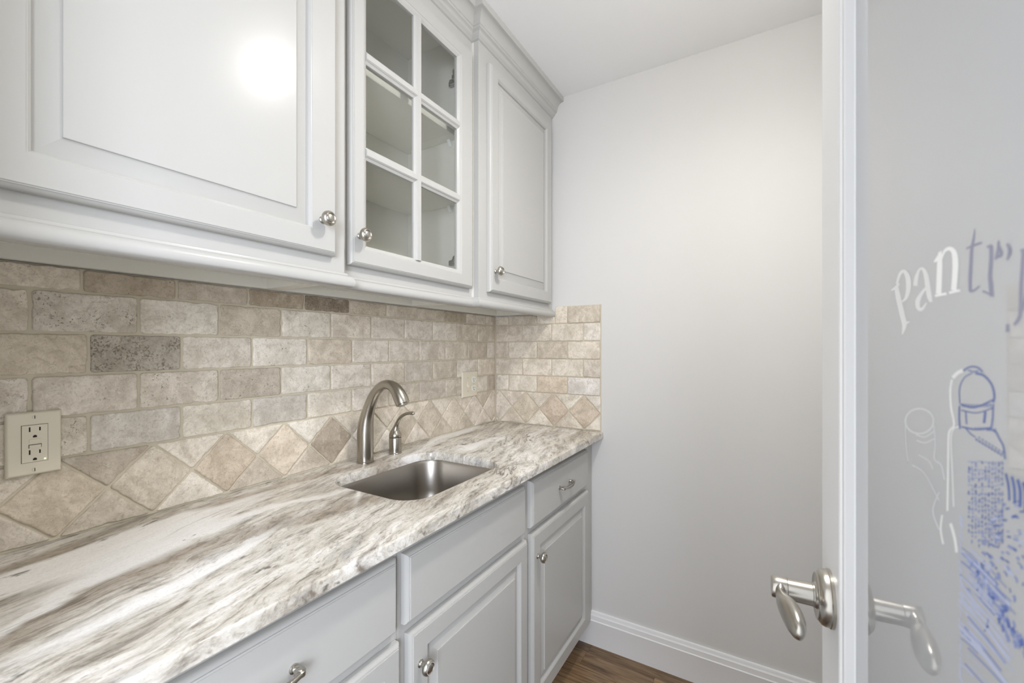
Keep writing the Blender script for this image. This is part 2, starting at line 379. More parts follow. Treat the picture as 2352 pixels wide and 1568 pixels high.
def tile(poly, to_world, parent, tone, pits, rough=0.0006, joint=0.0024):
    """poly in wall coordinates (s, z); a tumbled stone with chipped, rounded edges standing 6-8 mm off the grout bed"""
    q = [p for i, p in enumerate(poly) if (Vector(p) - Vector(poly[i - 1])).length > 0.0015]
    if len(q) < 3 or abs(area(q)) < 1.2e-4 or min(max(p[i] for p in q) - min(p[i] for p in q) for i in (0, 1)) < 0.009: return
    q = shrink(q, joint)
    if abs(area(q)) < 5e-5: return
    pts = []
    for i in range(len(q)):
        a, b = Vector(q[i]), Vector(q[(i + 1) % len(q)]); L = (b - a).length; rr = min(0.005, L * 0.3)
        k = max(2, int(L / 0.011)); d = (b - a).normalized(); nn = Vector((-d.y, d.x))
        for j in range(k + 1):
            t = rr + (L - 2 * rr) * j / k; jit = random.gauss(0, rough) if 0 < j < k else 0
            jit = max(-0.001, min(0.0012, jit)) + (random.uniform(0.0012, 0.0030) if random.random() < 0.045 else 0)
            pts.append(a + d * t + nn * jit)
        # rounded corner
        c = Vector(q[(i + 2) % len(q)]); d2 = (c - b).normalized(); pts.append(b + (d2 - d) * rr * 0.32)
    cen = sum((Vector(p) for p in pts), Vector((0, 0))) / len(pts); pr = random.uniform(-0.0007, 0.0007)
    def ring(ins, dep):
        out = []
        for p in pts:
            v = cen - p; out.append(to_world((p + v.normalized() * ins).x, (p + v.normalized() * ins).y, dep))
        return out
    m = MB().loops([ring(0, -0.0065), ring(0.0001, -0.0028 + pr), ring(0.0009, -0.0012 + pr), ring(0.0024, -0.0002 + pr), ring(0.0045, pr)], False, True)
    o = obj('tile', m.vf(), TRAV, parent, smooth=55)
    g_ = sum(tone) / 3; tone = [g_ + (c - g_) * 0.70 for c in tone]
    o.color = (*[c * min(1.28, 0.84 / lin(*tone)[0]) for c in lin(*tone)[:3]], pits); return o
G = [1.4843, 1.4043, 1.3237, 1.2432, 1.1628, 1.0849, 0.9325]       # joint heights
tones = [(205, 193, 174), (212, 201, 184), (198, 186, 167), (216, 207, 191), (190, 177, 158), (208, 197, 180), (203, 192, 177)]
def tn():
    t = random.choice(tones); k = random.uniform(-6, 6); return tuple(c + k for c in t)
bsL = thing('tile_backsplash', 'tumbled travertine tile backsplash running along the long left wall', 'backsplash', (XL, 0.85, ZC))
obj('grout_bed', box(WX + 0.0005, XL - 0.0038, -0.018, WY - 0.0003, ZC + 0.0005, 1.4510), GROUT, bsL)
tL = lambda s, z, d: (XL + d, s, z)
lo, hi = (-0.018, ZC + 0.0012), (YF - 0.0012, 1.4512)
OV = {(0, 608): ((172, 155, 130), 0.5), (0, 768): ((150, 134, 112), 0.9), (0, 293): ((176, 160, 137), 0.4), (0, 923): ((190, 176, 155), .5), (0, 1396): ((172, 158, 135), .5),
      (2, 303): ((176, 166, 150), 1.0), (2, 146): ((198, 184, 160), .25), (2, 778): ((203, 188, 165), .2), (1, 224): ((203, 193, 178), .7), (1, 697): ((218, 209, 192), .35), (3, 697): ((216, 208, 192), .35), (4, 303): ((206, 198, 186), .1), (4, 621): ((196, 188, 175), .3), (4, 462): ((214, 204, 185), .2), (4, 778): ((216, 206, 188), .35), (1, 539): ((196, 182, 160), .3)}
OUT1 = (0.1925, 0.2625, 1.0635, 1.1785)      # the two outlet plates sit over tiles
for r in range(5):
    z1, z0 = G[r], G[r + 1]
    start = 0.293 if r % 2 == 0 else 0.224
    if r == 2 or r == 4: start = 0.303
    for k in range(-4, 11):
        s0 = start + k * 0.1576; s1 = s0 + 0.1576
        P = clip_poly([(s0, z0), (s1, z0), (s1, z1), (s0, z1)], lo, hi)
        if len(P) < 3: continue
        tone, pits = OV.get((r, round(s0 * 1000)), (tn(), random.choice([.15, .25, .35, .45, .6])))
        for key, val in OV.items():
            if key[0] == r and abs(key[1] - s0 * 1000) < 12: tone, pits = val
        tile(P, tL, bsL, tone, pits)
def diamonds(P0, pitch, n, toW, parent, lo, hi, tones_d):
    zt, zb = G[5], G[6]; zm = (zt + zb) / 2; hw = pitch / 2
    for k in range(n):
        c = P0 + k * pitch
        for poly, ty in (([(c, zb), (c + hw, zm), (c, zt), (c - hw, zm)], 'd'), ([(c, zt), (c + hw, zm), (c + pitch, zt)], 't'), ([(c, zb), (c + pitch, zb), (c + hw, zm)], 'b')):
            P = clip_poly(poly, lo, hi)
            if len(P) < 3: continue
            tone, pits = tones_d.get((k, ty), (tn(), random.choice([.1, .2, .3])))
            tile(P, toW, parent, tone, pits, 0.0005, 0.0019)
diamonds(0.256 - 3 * 0.1505, 0.1505, 14, tL, bsL, (lo[0], ZC + 0.0012), (hi[0], G[5]), {(7, 'd'): ((168, 152, 132), .3), (5, 'd'): ((196, 178, 154), .35), (6, 'd'): ((208, 192, 168), .2), (3, 'd'): ((205, 190, 166), .15), (4, 'd'): ((210, 198, 178), .25), (2, 'd'): ((206, 194, 174), .2), (6, 't'): ((220, 212, 196), .15), (5, 't'): ((214, 204, 186), .2)})
bsF = thing('tile_backsplash', 'short travertine tile return on the far wall ending beside bare white wall', 'backsplash', (-0.89, YF, ZC))
obj('grout_bed', MB().box(XL - 0.0036, -0.8305, YF + 0.0038, WY - 0.0002, ZC + 0.0005, 1.4340).box(-0.6162, -0.6138, YF + 0.0012, WY - 0.0002, ZC + 0.0005, 1.4835).box(-0.8300, -0.6160, YF + 0.0038, WY - 0.0002, ZC + 0.0005, 1.4835).vf(), GROUT, bsF)
tF = lambda s, z, d: (s, YF - d, z)
for r in range(5):
    z1, z0 = G[r], G[r + 1]
    off = -1.081 if r % 2 == 0 else -1.005
    for k in range(-1, 4):
        s0 = off + k * 0.155; s1 = s0 + 0.155
        P = clip_poly([(s0, z0), (s1, z0), (s1, z1), (s0, z1)], (XL + 0.0012, ZC), (-0.6140, 1.4843))
        if r == 0 and s1 < -0.835:
            P = clip_poly(P, (XL, ZC), (0, 1.4500))
        elif r == 0 and s0 < -0.835:
            P = clip_poly(P, (-0.834, ZC), (0, 1.4843))
        if len(P) < 3: continue
        tile(P, tF, bsF, {(4, 1): (210, 192, 170), (4, 2): (214, 209, 203), (1, 2): (214, 206, 194)}.get((r, k), tn()), random.choice([.1, .2, .35]), 0.0005, 0.0020)
P = clip_poly([(-0.926, G[1]), (-0.834, G[1]), (-0.834, 1.45), (-0.926, 1.45)], (XL, ZC), (0, 2)); tile(P, tF, bsF, tn(), .2, 0.0005, 0.0020)
diamonds(-1.134 - 0.148, 0.148, 6, tF, bsF, (XL + 0.0012, ZC + 0.0012), (-0.6140, G[5]), {(4, 'd'): ((202, 184, 162), .3), (3, 'd'): ((200, 180, 158), .5), (2, 'd'): ((208, 194, 172), .6), (4, 't'): ((220, 212, 200), .2)})

# ------------------------------------------------------------------ cabinet doors, knobs, pulls
EDGE = [(0, 0), (0, 0.010), (0.0008, 0.0125), (0.0030, 0.0150), (0.0052, 0.0164), (0.0056, 0.0182), (0.0074, 0.0186), (0.0080, 0.0200)]
def framed_door(parent, x, y0, y1, z0, z1, si, st, label=None):
    """five-piece raised-panel door; x = back plane, +x outwards; si = (left, right, bottom, top) frame widths up to the sticking"""
    def R(l, r, b_, t, wv): return rect_x(x + wv, y0 + l, y1 - r, z0 + b_, z1 - t)
    L = [R(i, i, i, i, wv) for i, wv in EDGE]
    l, r, b_, t = si
    for i, wv in ((0, 0.0200), (0.0012, 0.0186), (0.0022, 0.0184), (0.0058, 0.0146), (0.0070, 0.0100), (0.0070, 0.004)):
        L.append(R(l + i, r + i, b_ + i, t + i, wv))
    d = obj('door', MB().loops(L, False, False).vf(), CAB, parent, smooth=28, label=label)
    i0 = 0.0070; i1 = i0 + st
    Pn = [R(l + i0 - .003, r + i0 - .003, b_ + i0 - .003, t + i0 - .003, 0.0085), R(l + i0, r + i0, b_ + i0, t + i0, 0.0085), R(l + i0 + 0.003, r + i0 + 0.003, b_ + i0 + 0.003, t + i0 + 0.003, 0.0092), R(l + i1, r + i1, b_ + i1, t + i1, 0.0165), R(l + i1 + .0004, r + i1 + .0004, b_ + i1 + .0004, t + i1 + .0004, 0.0186), R(l + i1 + .0012, r + i1 + .0012, b_ + i1 + .0012, t + i1 + .0012, 0.0190)]
    obj('raised_panel', MB().loops(Pn, False, True).vf(), CAB, d, smooth=20)
    return d
KN = [(0, 0.0080), (0.0018, 0.0080), (0.0030, 0.0062), (0.0050, 0.0050), (0.0095, 0.0050), (0.0125, 0.0075), (0.0150, 0.0120), (0.0180, 0.0152), (0.0210, 0.0164), (0.0240, 0.0164), (0.0268, 0.0152), (0.0288, 0.0134), (0.0298, 0.0124), (0.0302, 0.0116), (0.0298, 0.0108), (0.0284, 0.0103), (0.0280, 0.0094), (0.0290, 0.0086), (0.0302, 0.0066), (0.0309, 0.0036), (0.0311, 0.0)]
def knob(parent, x, y, z):
    k = obj('knob', lathe(KN, lambda a, p, q: (x + a, y + p, z + q), 32).vf(), NICKEL, parent, smooth=50, origin=(x, y, z), label='satin nickel knob')
    m = MB()
    for i in range(30):                                     # rope bead round the face
        a = 2 * PI * i / 30; c = (x + 0.0297, y + 0.0116 * math.cos(a), z + 0.0116 * math.sin(a))
        vs = [(c[0] + dx, c[1] + dy, c[2] + dz) for dx, dy, dz in ((0.0011, 0, 0), (0, 0.0010, 0), (0, 0, 0.0010), (0, -0.0010, 0), (0, 0, -0.0010))]
        m.add(vs, [(0, 1, 2), (0, 2, 3), (0, 3, 4), (0, 4, 1)])
    me = k.data; bm = bmesh.new(); bm.from_mesh(me)
    for f in m.f:
        vs = [bm.verts.new(Vector(m.v[i]) - Vector((x, y, z))) for i in f]; bm.faces.new(vs)
    bm.to_mesh(me); bm.free()
    return k
def pull(parent, x, y, z):
    """bow pull: two scrolled feet and a rope-twisted bar"""
    half = 0.048
    pts = [(0.0, -half + .004), (0.010, -half - 0.001), (0.019, -half + 0.003), (0.0235, -half + 0.014), (0.026, -0.018), (0.027, 0), (0.026, 0.018), (0.0235, half - 0.014), (0.019, half - 0.003), (0.010, half + 0.001), (0.0, half - .004)]
    rad = [0.0052, 0.0050, 0.0050, 0.0047, 0.0050, 0.0056, 0.0050, 0.0047, 0.0050, 0.0050, 0.0052]
    P = spline([(a, b, c) for (a, b), c in zip(pts, rad)], 10); m = MB(); n = 14; L = []
    V = [Vector((p[0], p[1], 0)) for p in P]
    for i, p in enumerate(V):
        t = (V[min(i + 1, len(V) - 1)] - V[max(0, i - 1)]).normalized(); a = Vector((t.y, -t.x, 0)); r = P[i][2]
        mid = max(0, 1 - (abs(p.y) / 0.036) ** 4)
        L.append([(x + p.x + a.x * r * cc * (1 + 0.14 * mid * math.cos(4 * (2 * PI * k / n + i * 0.5))), y + p.y + a.y * r * cc, z + r * math.sin(2 * PI * k / n) * (1 + 0.14 * mid * math.cos(4 * (2 * PI * k / n + i * 0.5)))) for k in range(n) for cc in (math.cos(2 * PI * k / n),)])
    m.loops(L, True, True)
    for s in (-1, 1):                                        # scroll discs at both feet
        yy = y + s * (half - 0.004)
        for (x0, r0) in ((0.0165, 0.0088),):
            mm = lathe([(-0.0062, 0.001), (-0.0062, 0.004), (-0.0050, 0.0050), (-0.0046, 0.0076), (-0.0035, r0), (0.0035, r0), (0.0046, 0.0076), (0.0050, 0.0050), (0.0062, 0.004), (0.0062, 0.001)], lambda a, p, q: (x + x0 + p, yy + q, z + a), 20)
            m.add(mm.v, mm.f)
        mm = lathe([(0, 0.0075), (0.002, 0.0075), (0.0035, 0.0058)], lambda a, p, q: (x + a, yy + p, z + q), 18); m.add(mm.v, mm.f)
    return obj('pull', m.vf(), NICKEL, parent, smooth=45, label='curved satin nickel pull')

# ------------------------------------------------------------------ upper cabinets
XU, XM = -0.8482, -0.8769
ZB, ZT = 1.452, 2.395
def carcass(parent, xf, y0, y1, hollow):
    b = WX + 0.0012; m = MB(); f = xf - 0.019
    m.box(b, f, y0 + 0.0005, y0 + 0.018, ZB, ZT); m.box(b, f, y1 - 0.018, y1 - 0.0005, ZB, ZT)
    m.box(b, f, y0 + 0.018, y1 - 0.018, ZT - 0.018, ZT)
    m.box(b, f, y0 + 0.018, y1 - 0.018, 1.478, 1.492)
    m.box(b + (0.0095 if True else 0), XL + 0.020, y0 + 0.018, y1 - 0.018, ZB, 1.478)
    m.box(b, b + 0.006, y0 + 0.018, y1 - 0.018, 1.492, ZT - 0.018)
    obj('cabinet_box', m.vf(), CABIN, parent)
def face_frame(parent, xf, y0, y1, oy0, oy1, oz0, oz1):
    L = [rect_x(xf - 0.019, y0 + 0.0004, y1 - 0.0004, ZB, ZT), rect_x(xf, y0 + 0.0004, y1 - 0.0004, ZB, ZT), rect_x(xf, oy0, oy1, oz0, oz1), rect_x(xf - 0.019, oy0, oy1, oz0, oz1)]
    m = MB().loops(L, False, False); k = len(m.v) - 16
    for j in range(4): m.f.append([j, (j + 1) % 4, 12 + (j + 1) % 4, 12 + j])
    obj('face_frame', m.vf(), CAB, parent)
uL = thing('upper_cabinet', 'large white upper cabinet with raised panel door, nearest to the camera', 'cabinet', (XU, 0.362, ZB), 'upper cabinets')
carcass(uL, XU, 0.063, 0.6612, False); face_frame(uL, XU, 0.063, 0.6612, 0.125, 0.60, 1.53, 2.27)
d = framed_door(uL, XU + 0.0005, 0.096, 0.6285, 1.5012, 2.300, (0.0600, 0.0630, 0.0480, 0.050), 0.0275); knob(d, XU + 0.0205, 0.589, 1.5728)
uM = thing('upper_cabinet', 'white upper cabinet with six-pane glass door between the two solid ones', 'cabinet', (XM, 0.933, ZB), 'upper cabinets')
carcass(uM, XM, 0.6616, 1.2040, True); face_frame(uM, XM, 0.6616, 1.2040, 0.7095, 1.164, 1.52, 2.275)
uR = thing('upper_cabinet', 'white upper cabinet with solid raised panel door, butting against the far wall', 'cabinet', (XU, 1.497, ZB), 'upper cabinets')
carcass(uR, XU, 1.2044, 1.7885, False); face_frame(uR, XU, 1.2044, 1.7885, 1.28, 1.72, 1.52, 2.27)
d = framed_door(uR, XU + 0.0005, 1.2545, 1.7520, 1.4925, 2.2990, (0.0445, 0.0480, 0.0480, 0.036), 0.0290); knob(d, XU + 0.0205, 1.281, 1.5665)
# glazed door: frame, muntins, six panes
gy0, gy1, gz0, gz1 = 0.6890, 1.1885, 1.4970, 2.3020
ox0, ox1, oz0, oz1 = 0.7390, 1.1085, 1.5505, 2.2440
def Rg(l, r, b_, t, wv): return rect_x(XM + 0.0005 + wv, l, r, b_, t)
L = [Rg(gy0 + i, gy1 - i, gz0 + i, gz1 - i, wv) for i, wv in EDGE]
for i, wv in ((0.0145, 0.020), (0.0132, 0.0186), (0.0122, 0.0184), (0.0060, 0.0150), (0.0, 0.0112), (0.0, 0.0)):
    L.append(Rg(ox0 - i, ox1 + i, oz0 - i, oz1 + i, wv))
gd = obj('door', MB().loops(L, False, False).vf(), CAB, uM, smooth=28, label='six-pane glass door')
def muntin(vertical, c, a, b):
    pr = [(-0.0160, 0.004), (-0.0160, 0.0112), (-0.0105, 0.0150), (-0.0082, 0.0184), (-0.0070, 0.0186), (-0.0066, 0.0198), (0.0066, 0.0198), (0.0070, 0.0186), (0.0082, 0.0184), (0.0105, 0.0150), (0.0160, 0.0112), (0.0160, 0.004)]
    X0 = XM + 0.0005
    lift = 0.0003 if vertical else 0.0
    L = [[(X0 + wv + lift, c + s, e) if vertical else (X0 + wv, e, c + s) for s, wv in pr] for e in (a, b)]
    obj('muntin', MB().loops(L, True, True).vf(), CAB, gd, smooth=20)
vy = (ox0 + ox1) / 2; hz = [1.7828, 2.0242]
muntin(True, vy, oz0 - 0.004, oz1 + 0.004)
for z in hz: muntin(False, z, ox0 - 0.004, ox1 + 0.004)
zs = [oz0] + hz + [oz1]; ys = [ox0, vy, ox1]
for i in range(3):
    for j in range(2):
        obj('glass_pane', box(XM + 0.0060, XM + 0.0085, ys[j] - 0.002, ys[j + 1] + 0.002, zs[i] - 0.002, zs[i + 1] + 0.002), GLASS, gd)
knob(gd, XM + 0.0205, 0.712, 1.5693)
for z in (2.022, 1.792):
    obj('shelf', box(WX + 0.008, XM - 0.040, 0.6805, 1.1855, z, z + 0.018), SHELF, uM, bevel=0.0012)
    for (px, py, sg) in ((XM - 0.075, 1.1855, -1), (WX + 0.045, 1.1855, -1), (XM - 0.075, 0.6805, 1), (WX + 0.045, 0.6805, 1)):
        m = MB().loops([[(px - 0.006, py, z - 0.0005), (px - 0.006, py + sg * 0.016, z - 0.0005), (px - 0.006, py + sg * 0.014, z - 0.006), (px - 0.006, py + sg * 0.004, z - 0.020), (px - 0.006, py, z - 0.022)], [(px + 0.006, py, z - 0.0005), (px + 0.006, py + sg * 0.016, z - 0.0005), (px + 0.006, py + sg * 0.014, z - 0.006), (px + 0.006, py + sg * 0.004, z - 0.020), (px + 0.006, py, z - 0.022)]], True, True)
        obj('shelf_clip', m.vf(), PEG, uM)
for z in (1.590, 2.215):                                  # concealed hinges on the right side
    m = MB().box(XM - 0.075, XM - 0.026, 1.172, 1.1855, z - 0.008, z + 0.008).box(XM - 0.066, XM - 0.040, 1.1640, 1.172, z - 0.0075, z + 0.0075).box(XM - 0.062, XM - 0.052, 1.1620, 1.1645, z - 0.004, z + 0.004)
    m.add(*lathe([(0, 0.0001), (0, 0.016), (0.010, 0.016), (0.010, 0.001)], lambda a, p, q: (XM - 0.010 - a, 1.140 + p, z + q), 20).vf())
    m.box(XM - 0.040, XM - 0.012, 1.145, 1.168, z - 0.006, z + 0.006)
    obj('hinge', m.vf(), HINGE, uM, bevel=0.0008, label='steel cup hinge')
# crown and light rail follow the stepped cabinet faces
def stepped(prof, y_start):
    L = []
    for k in range(6):
        loop = []
        for dd, z in prof:
            loop.append({0: (XU + dd, y_start), 1: (XU + dd, 0.6612 + dd), 2: (XM + dd, 0.6612 + dd), 3: (XM + dd, 1.2042 - dd), 4: (XU + dd, 1.2042 - dd), 5: (XU + dd, 1.7955)}[k] + (z,))
        L.append(loop)
    return MB().loops(L, True, True).vf()
crown = [(0.0003, 2.352), (0.0050, 2.3545), (0.0075, 2.3580), (0.0120, 2.3610), (0.0150, 2.3650), (0.0165, 2.3700), (0.0200, 2.3735), (0.0235, 2.3750), (0.0245, 2.3765), (0.0245, 2.3830), (0.0262, 2.3838)]
for k in range(9):
    a = k / 8 * PI / 2; crown.append((0.0270 + 0.0270 * (1 - math.cos(a)), 2.3845 + 0.0305 * math.sin(a)))
crown += [(0.0560, 2.4155), (0.0575, 2.4170), (0.0575, 2.4360), (0.0003, 2.4360)]
o = obj('crown_molding', stepped(crown, 0.063), CAB, smooth=25); o['label'] = 'white crown molding stepping along the tops of the upper cabinets'; o['category'] = 'molding'
rail = [(0.0003, 1.4700), (0.0045, 1.4690), (0.0055, 1.4665), (0.0060, 1.4640), (0.0085, 1.4632), (0.0125, 1.4605), (0.0160, 1.4560), (0.0178, 1.4505), (0.0178, 1.4455), (0.0160, 1.4405), (0.0125, 1.4370), (0.0080, 1.4355), (-0.0180, 1.4355), (-0.0180, 1.4515), (0.0003, 1.4515)]
o = obj('light_rail', stepped(rail, 0.063), CAB, smooth=30); o['label'] = 'rounded white rail molding under the upper cabinets'; o['category'] = 'molding'

# ------------------------------------------------------------------ base cabinets
XB = -0.657; BT = 0.9030
def base_unit(label, y0, y1, dr, do, pull_y=None, knob_y=None, knob_right=False):
    t = thing('base_cabinet', label, 'cabinet', (XB, (y0 + y1) / 2, 0), 'base cabinets')
    m = MB(); b = WX + 0.0012; f = XB - 0.019
    m.box(b, f, y0 + 0.0005, y0 + 0.017, 0.1, BT).box(b, f, y1 - 0.017, y1 - 0.0005, 0.1, BT)
    m.box(b, f, y0 + 0.017, y1 - 0.017, 0.1, 0.116).box(b, b + 0.006, y0 + 0.017, y1 - 0.017, 0.116, BT)
    obj('cabinet_box', m.vf(), CABIN, t)
    obj('toe_kick', box(XB - 0.088, XB - 0.074, y0 + 0.0005, y1 - 0.0005, 0.0005, 0.0995), CAB, t)
    L = [rect_x(f, y0 + .0004, y1 - .0004, 0.1, BT), rect_x(XB, y0 + .0004, y1 - .0004, 0.1, BT), rect_x(XB, dr[0] + .03, dr[1] - .03, 0.17, 0.84), rect_x(f, dr[0] + .03, dr[1] - .03, 0.17, 0.84)]
    mm = MB().loops(L, False, False)
    for j in range(4): mm.f.append([j, (j + 1) % 4, 12 + (j + 1) % 4, 12 + j])
    obj('face_frame', mm.vf(), CAB, t)
    obj('frame_rail', box(f + .001, XB - .0005, y0 + .02, y1 - .02, 0.690, 0.735), CAB, t)
    e2 = [(0, 0), (0, 0.008), (0.0010, 0.0112), (0.0035, 0.0142), (0.0062, 0.0160), (0.0066, 0.0180), (0.0088, 0.0186), (0.0096, 0.0200)]
    L = [rect_x(XB + .0005 + wv, dr[0] + i, dr[1] - i, dr[2] + i, dr[3] - i) for i, wv in e2]
    d = obj('drawer', MB().loops(L, True, True).vf(), CAB, t, smooth=28)
    if pull_y: pull(d, XB + 0.0205, pull_y, 0.7925)
    d = framed_door(t, XB + 0.0005, do[0], do[1], do[2], do[3], (0.0505, 0.045, 0.052, 0.0475), 0.0275)
    if knob_y: knob(d, XB + 0.0205, knob_y, 0.6190)
    return t
base_unit('white base cabinet nearest the camera, drawer with curved pull cut by the frame', 0.055, 0.6395, (0.081, 0.627, 0.7185, 0.8685), (0.092, 0.634, 0.128, 0.695), pull_y=0.358)
base_unit('white base cabinet under the sink with a plain false drawer front', 0.6400, 1.1895, (0.6510, 1.1635, 0.7180, 0.8660), (0.6612, 1.1745, 0.128, 0.6940), knob_y=0.6885)
base_unit('white base cabinet beside the far wall, drawer with small curved pull', 1.1900, 1.7945, (1.2035, 1.7045, 0.7185, 0.8690), (1.2065, 1.7090, 0.128, 0.6970), pull_y=1.454, knob_y=1.237)

# ------------------------------------------------------------------ granite counter with the sink cut-out
def rrect(x0, x1, y0, y1, r, z, n=9):
    out = []
    for cx, cy, a0 in ((x1 - r, y1 - r, 0), (x0 + r, y1 - r, PI / 2), (x0 + r, y0 + r, PI), (x1 - r, y0 + r, 1.5 * PI)):
        for k in range(n + 1):
            a = a0 + k / n * PI / 2; out.append((cx + r * math.cos(a), cy + r * math.sin(a), z))
    return out
HX0, HX1, HY0, HY1, HR = -1.036, -0.709, 0.741, 1.1575, 0.075
def counter():
    bm = bmesh.new(); X0, X1, Y0, Y1 = WX + 0.001, -0.6040, -0.019, WY - 0.0005
    zt, zb = ZC, 0.9032
    r = 0.0045
    def outer(i, z): return [(X0, Y0, z), (X1 - i, Y0, z), (X1 - i, Y1, z), (X0, Y1, z)]
    def subdiv(P, k=24):
        o = []
        for i in range(4):
            a, b = Vector(P[i]), Vector(P[(i + 1) % 4])
            for j in range(k): o.append(tuple(a + (b - a) * j / k))
        return o
    lo_ = [subdiv(outer(i, z)) for i, z in ((r, zt), (r * 0.45, zt - r * 0.2), (r * 0.1, zt - r * 0.6), (0, zt - r), (0, zb + 0.002), (0.002, zb))]
    li_ = [rrect(HX0 - e, HX1 + e, HY0 - e, HY1 + e, HR, z) for e, z in ((0.003, zt), (0.001, zt - 0.0008), (0, zt - 0.003), (0, zb))]
    def ring(loops):
        V = [[bm.verts.new(p) for p in l] for l in loops]
        for a, b in zip(V, V[1:]):
            for j in range(len(a)): bm.faces.new((a[j], a[(j + 1) % len(a)], b[(j + 1) % len(b)], b[j]))
        return V
    VO, VI = ring(lo_), ring(li_)
    def fill(a, b):
        es = []
        for l in (a, b):
            for j in range(len(l)):
                e = bm.edges.get((l[j], l[(j + 1) % len(l)])); es.append(e)
        bmesh.ops.triangle_fill(bm, edges=es, use_beauty=True, use_dissolve=False)
    fill(VO[0], VI[0]); fill(VO[-1], VI[-1])
    bmesh.ops.recalc_face_normals(bm, faces=bm.faces)
    me = bpy.data.meshes.new('countertop'); bm.to_mesh(me); bm.free()
    me.shade_smooth(); me.set_sharp_from_angle(angle=math.radians(35)); me.materials.append(GRAN)
    o = bpy.data.objects.new('countertop', me); link(o)
    o['label'] = 'streaked grey and cream granite countertop along the left wall'; o['category'] = 'countertop'; return o
counter()
sk = thing('sink', 'small undermount stainless steel bar sink set in the granite counter', 'sink', ((HX0 + HX1) / 2, (HY0 + HY1) / 2, 0.74))
e = 0.004; zb = 0.9030; L = []
for ins, z, r in ((-0.022, zb, 0.09), (-e, zb, HR), (-e + 0.001, zb - 0.003, HR), (0.000, zb - 0.012, HR), (0.004, 0.80, HR - .002), (0.008, 0.775, HR - 0.004), (0.018, 0.757, HR - 0.012), (0.035, 0.748, HR - 0.02), (0.08, 0.746, 0.03), (0.12, 0.745, 0.02)):
    L.append(rrect(HX0 + ins, HX1 - ins, HY0 + ins, HY1 - ins, max(0.012, r), z))
obj('bowl', MB().loops(L, False, True).vf(), STEEL, sk, smooth=45)
obj('drain', lathe([(0, 0.001), (0, 0.030), (0.003, 0.043), (0.0042, 0.045), (0.0042, 0.038), (0.0015, 0.034), (0.0015, 0.001)], lambda a, p, q: (-0.872 + p, 0.949 + q, 0.7455 + a), 32).vf(), NICKEL, sk, smooth=40)

# ------------------------------------------------------------------ faucet and its side lever
fx, fy = -1.1015, 0.9380
fa = thing('faucet', 'brushed nickel gooseneck faucet standing behind the sink', 'faucet', (fx, fy, ZC))
obj('base_ring', lathe([(0, 0.0268), (0.0045, 0.0270), (0.0055, 0.0262), (0.0058, 0.0255)], lambda a, p, q: (fx + p, fy + q, ZC + a), 40).vf(), FAUCET, fa, smooth=35)
pth = [(-1.1015, 0.9358, .0254), (-1.1015, 0.975, .0254), (-1.1015, 1.008, .0254), (-1.1012, 1.028, .0252), (-1.0990, 1.052, .0236), (-1.0935, 1.076, .0210), (-1.0850, 1.100, .0190), (-1.0735, 1.125, .0173), (-1.0560, 1.152, .0158), (-1.0330, 1.172, .0148), (-1.0080, 1.1815, .0146), (-0.9850, 1.179, .0158), (-0.9680, 1.170, .0180), (-0.9545, 1.156, .0202), (-0.9440, 1.140, .0212), (-0.9370, 1.1265, .0206)]
P = spline(pth, 6)
obj('spout', tube([(p[0], fy, p[1]) for p in P], [p[2] for p in P], 36, up=Vector((0, 1, 0))).vf(), FAUCET, fa, smooth=50)
dv = Vector((0.0075, 0, -0.0140)).normalized(); p0 = Vector((-0.9372, fy, 1.1270))
obj('spray_tip', tube([p0 + dv * a for a in (-0.001, 0.001, 0.0015, 0.005, 0.0052)], [0.0206, 0.0202, 0.0150, 0.0140, 0.0100], 28, up=Vector((0, 1, 0))).vf(), FAUCET, fa, smooth=35)
# thin crest line on the back of the column
hx, hy = -1.1040, 1.0690
lv = obj('side_handle', lathe([(0, 0.0225), (0.0030, 0.0226), (0.0042, 0.0218), (0.0046, 0.0212), (0.0540, 0.0212), (0.0552, 0.0205)], lambda a, p, q: (hx + p, hy + q, ZC + a), 40).vf(), FAUCET, fa, smooth=35)
obj('gap_ring', lathe([(0.0551, 0.0195), (0.0570, 0.0195)], lambda a, p, q: (hx + p, hy + q, ZC + a), 32).vf(), SLOT, lv)
pth = [(hx, 0.9871, .0210), (hx, 0.9900, .0213), (hx, 0.9960, .0208), (hx + .0005, 1.0035, .0178), (hx + .0020, 1.0125, .0128), (hx + .0050, 1.0230, .0090), (hx + .0100, 1.0350, .0072), (hx + .0190, 1.0490, .0062), (hx + .0320, 1.0610, .0056), (hx + .0480, 1.0690, .0052), (hx + .0640, 1.0730, .0052), (hx + .0760, 1.0745, .0058), (hx + .0840, 1.0742, .0058), (hx + .0875, 1.0738, .0040)]
P = spline(pth, 6)
obj('lever', tube([(p[0], hy, p[1]) for p in P], [p[2] for p in P], 28, up=Vector((0, 1, 0))).vf(), FAUCET, lv, smooth=50)

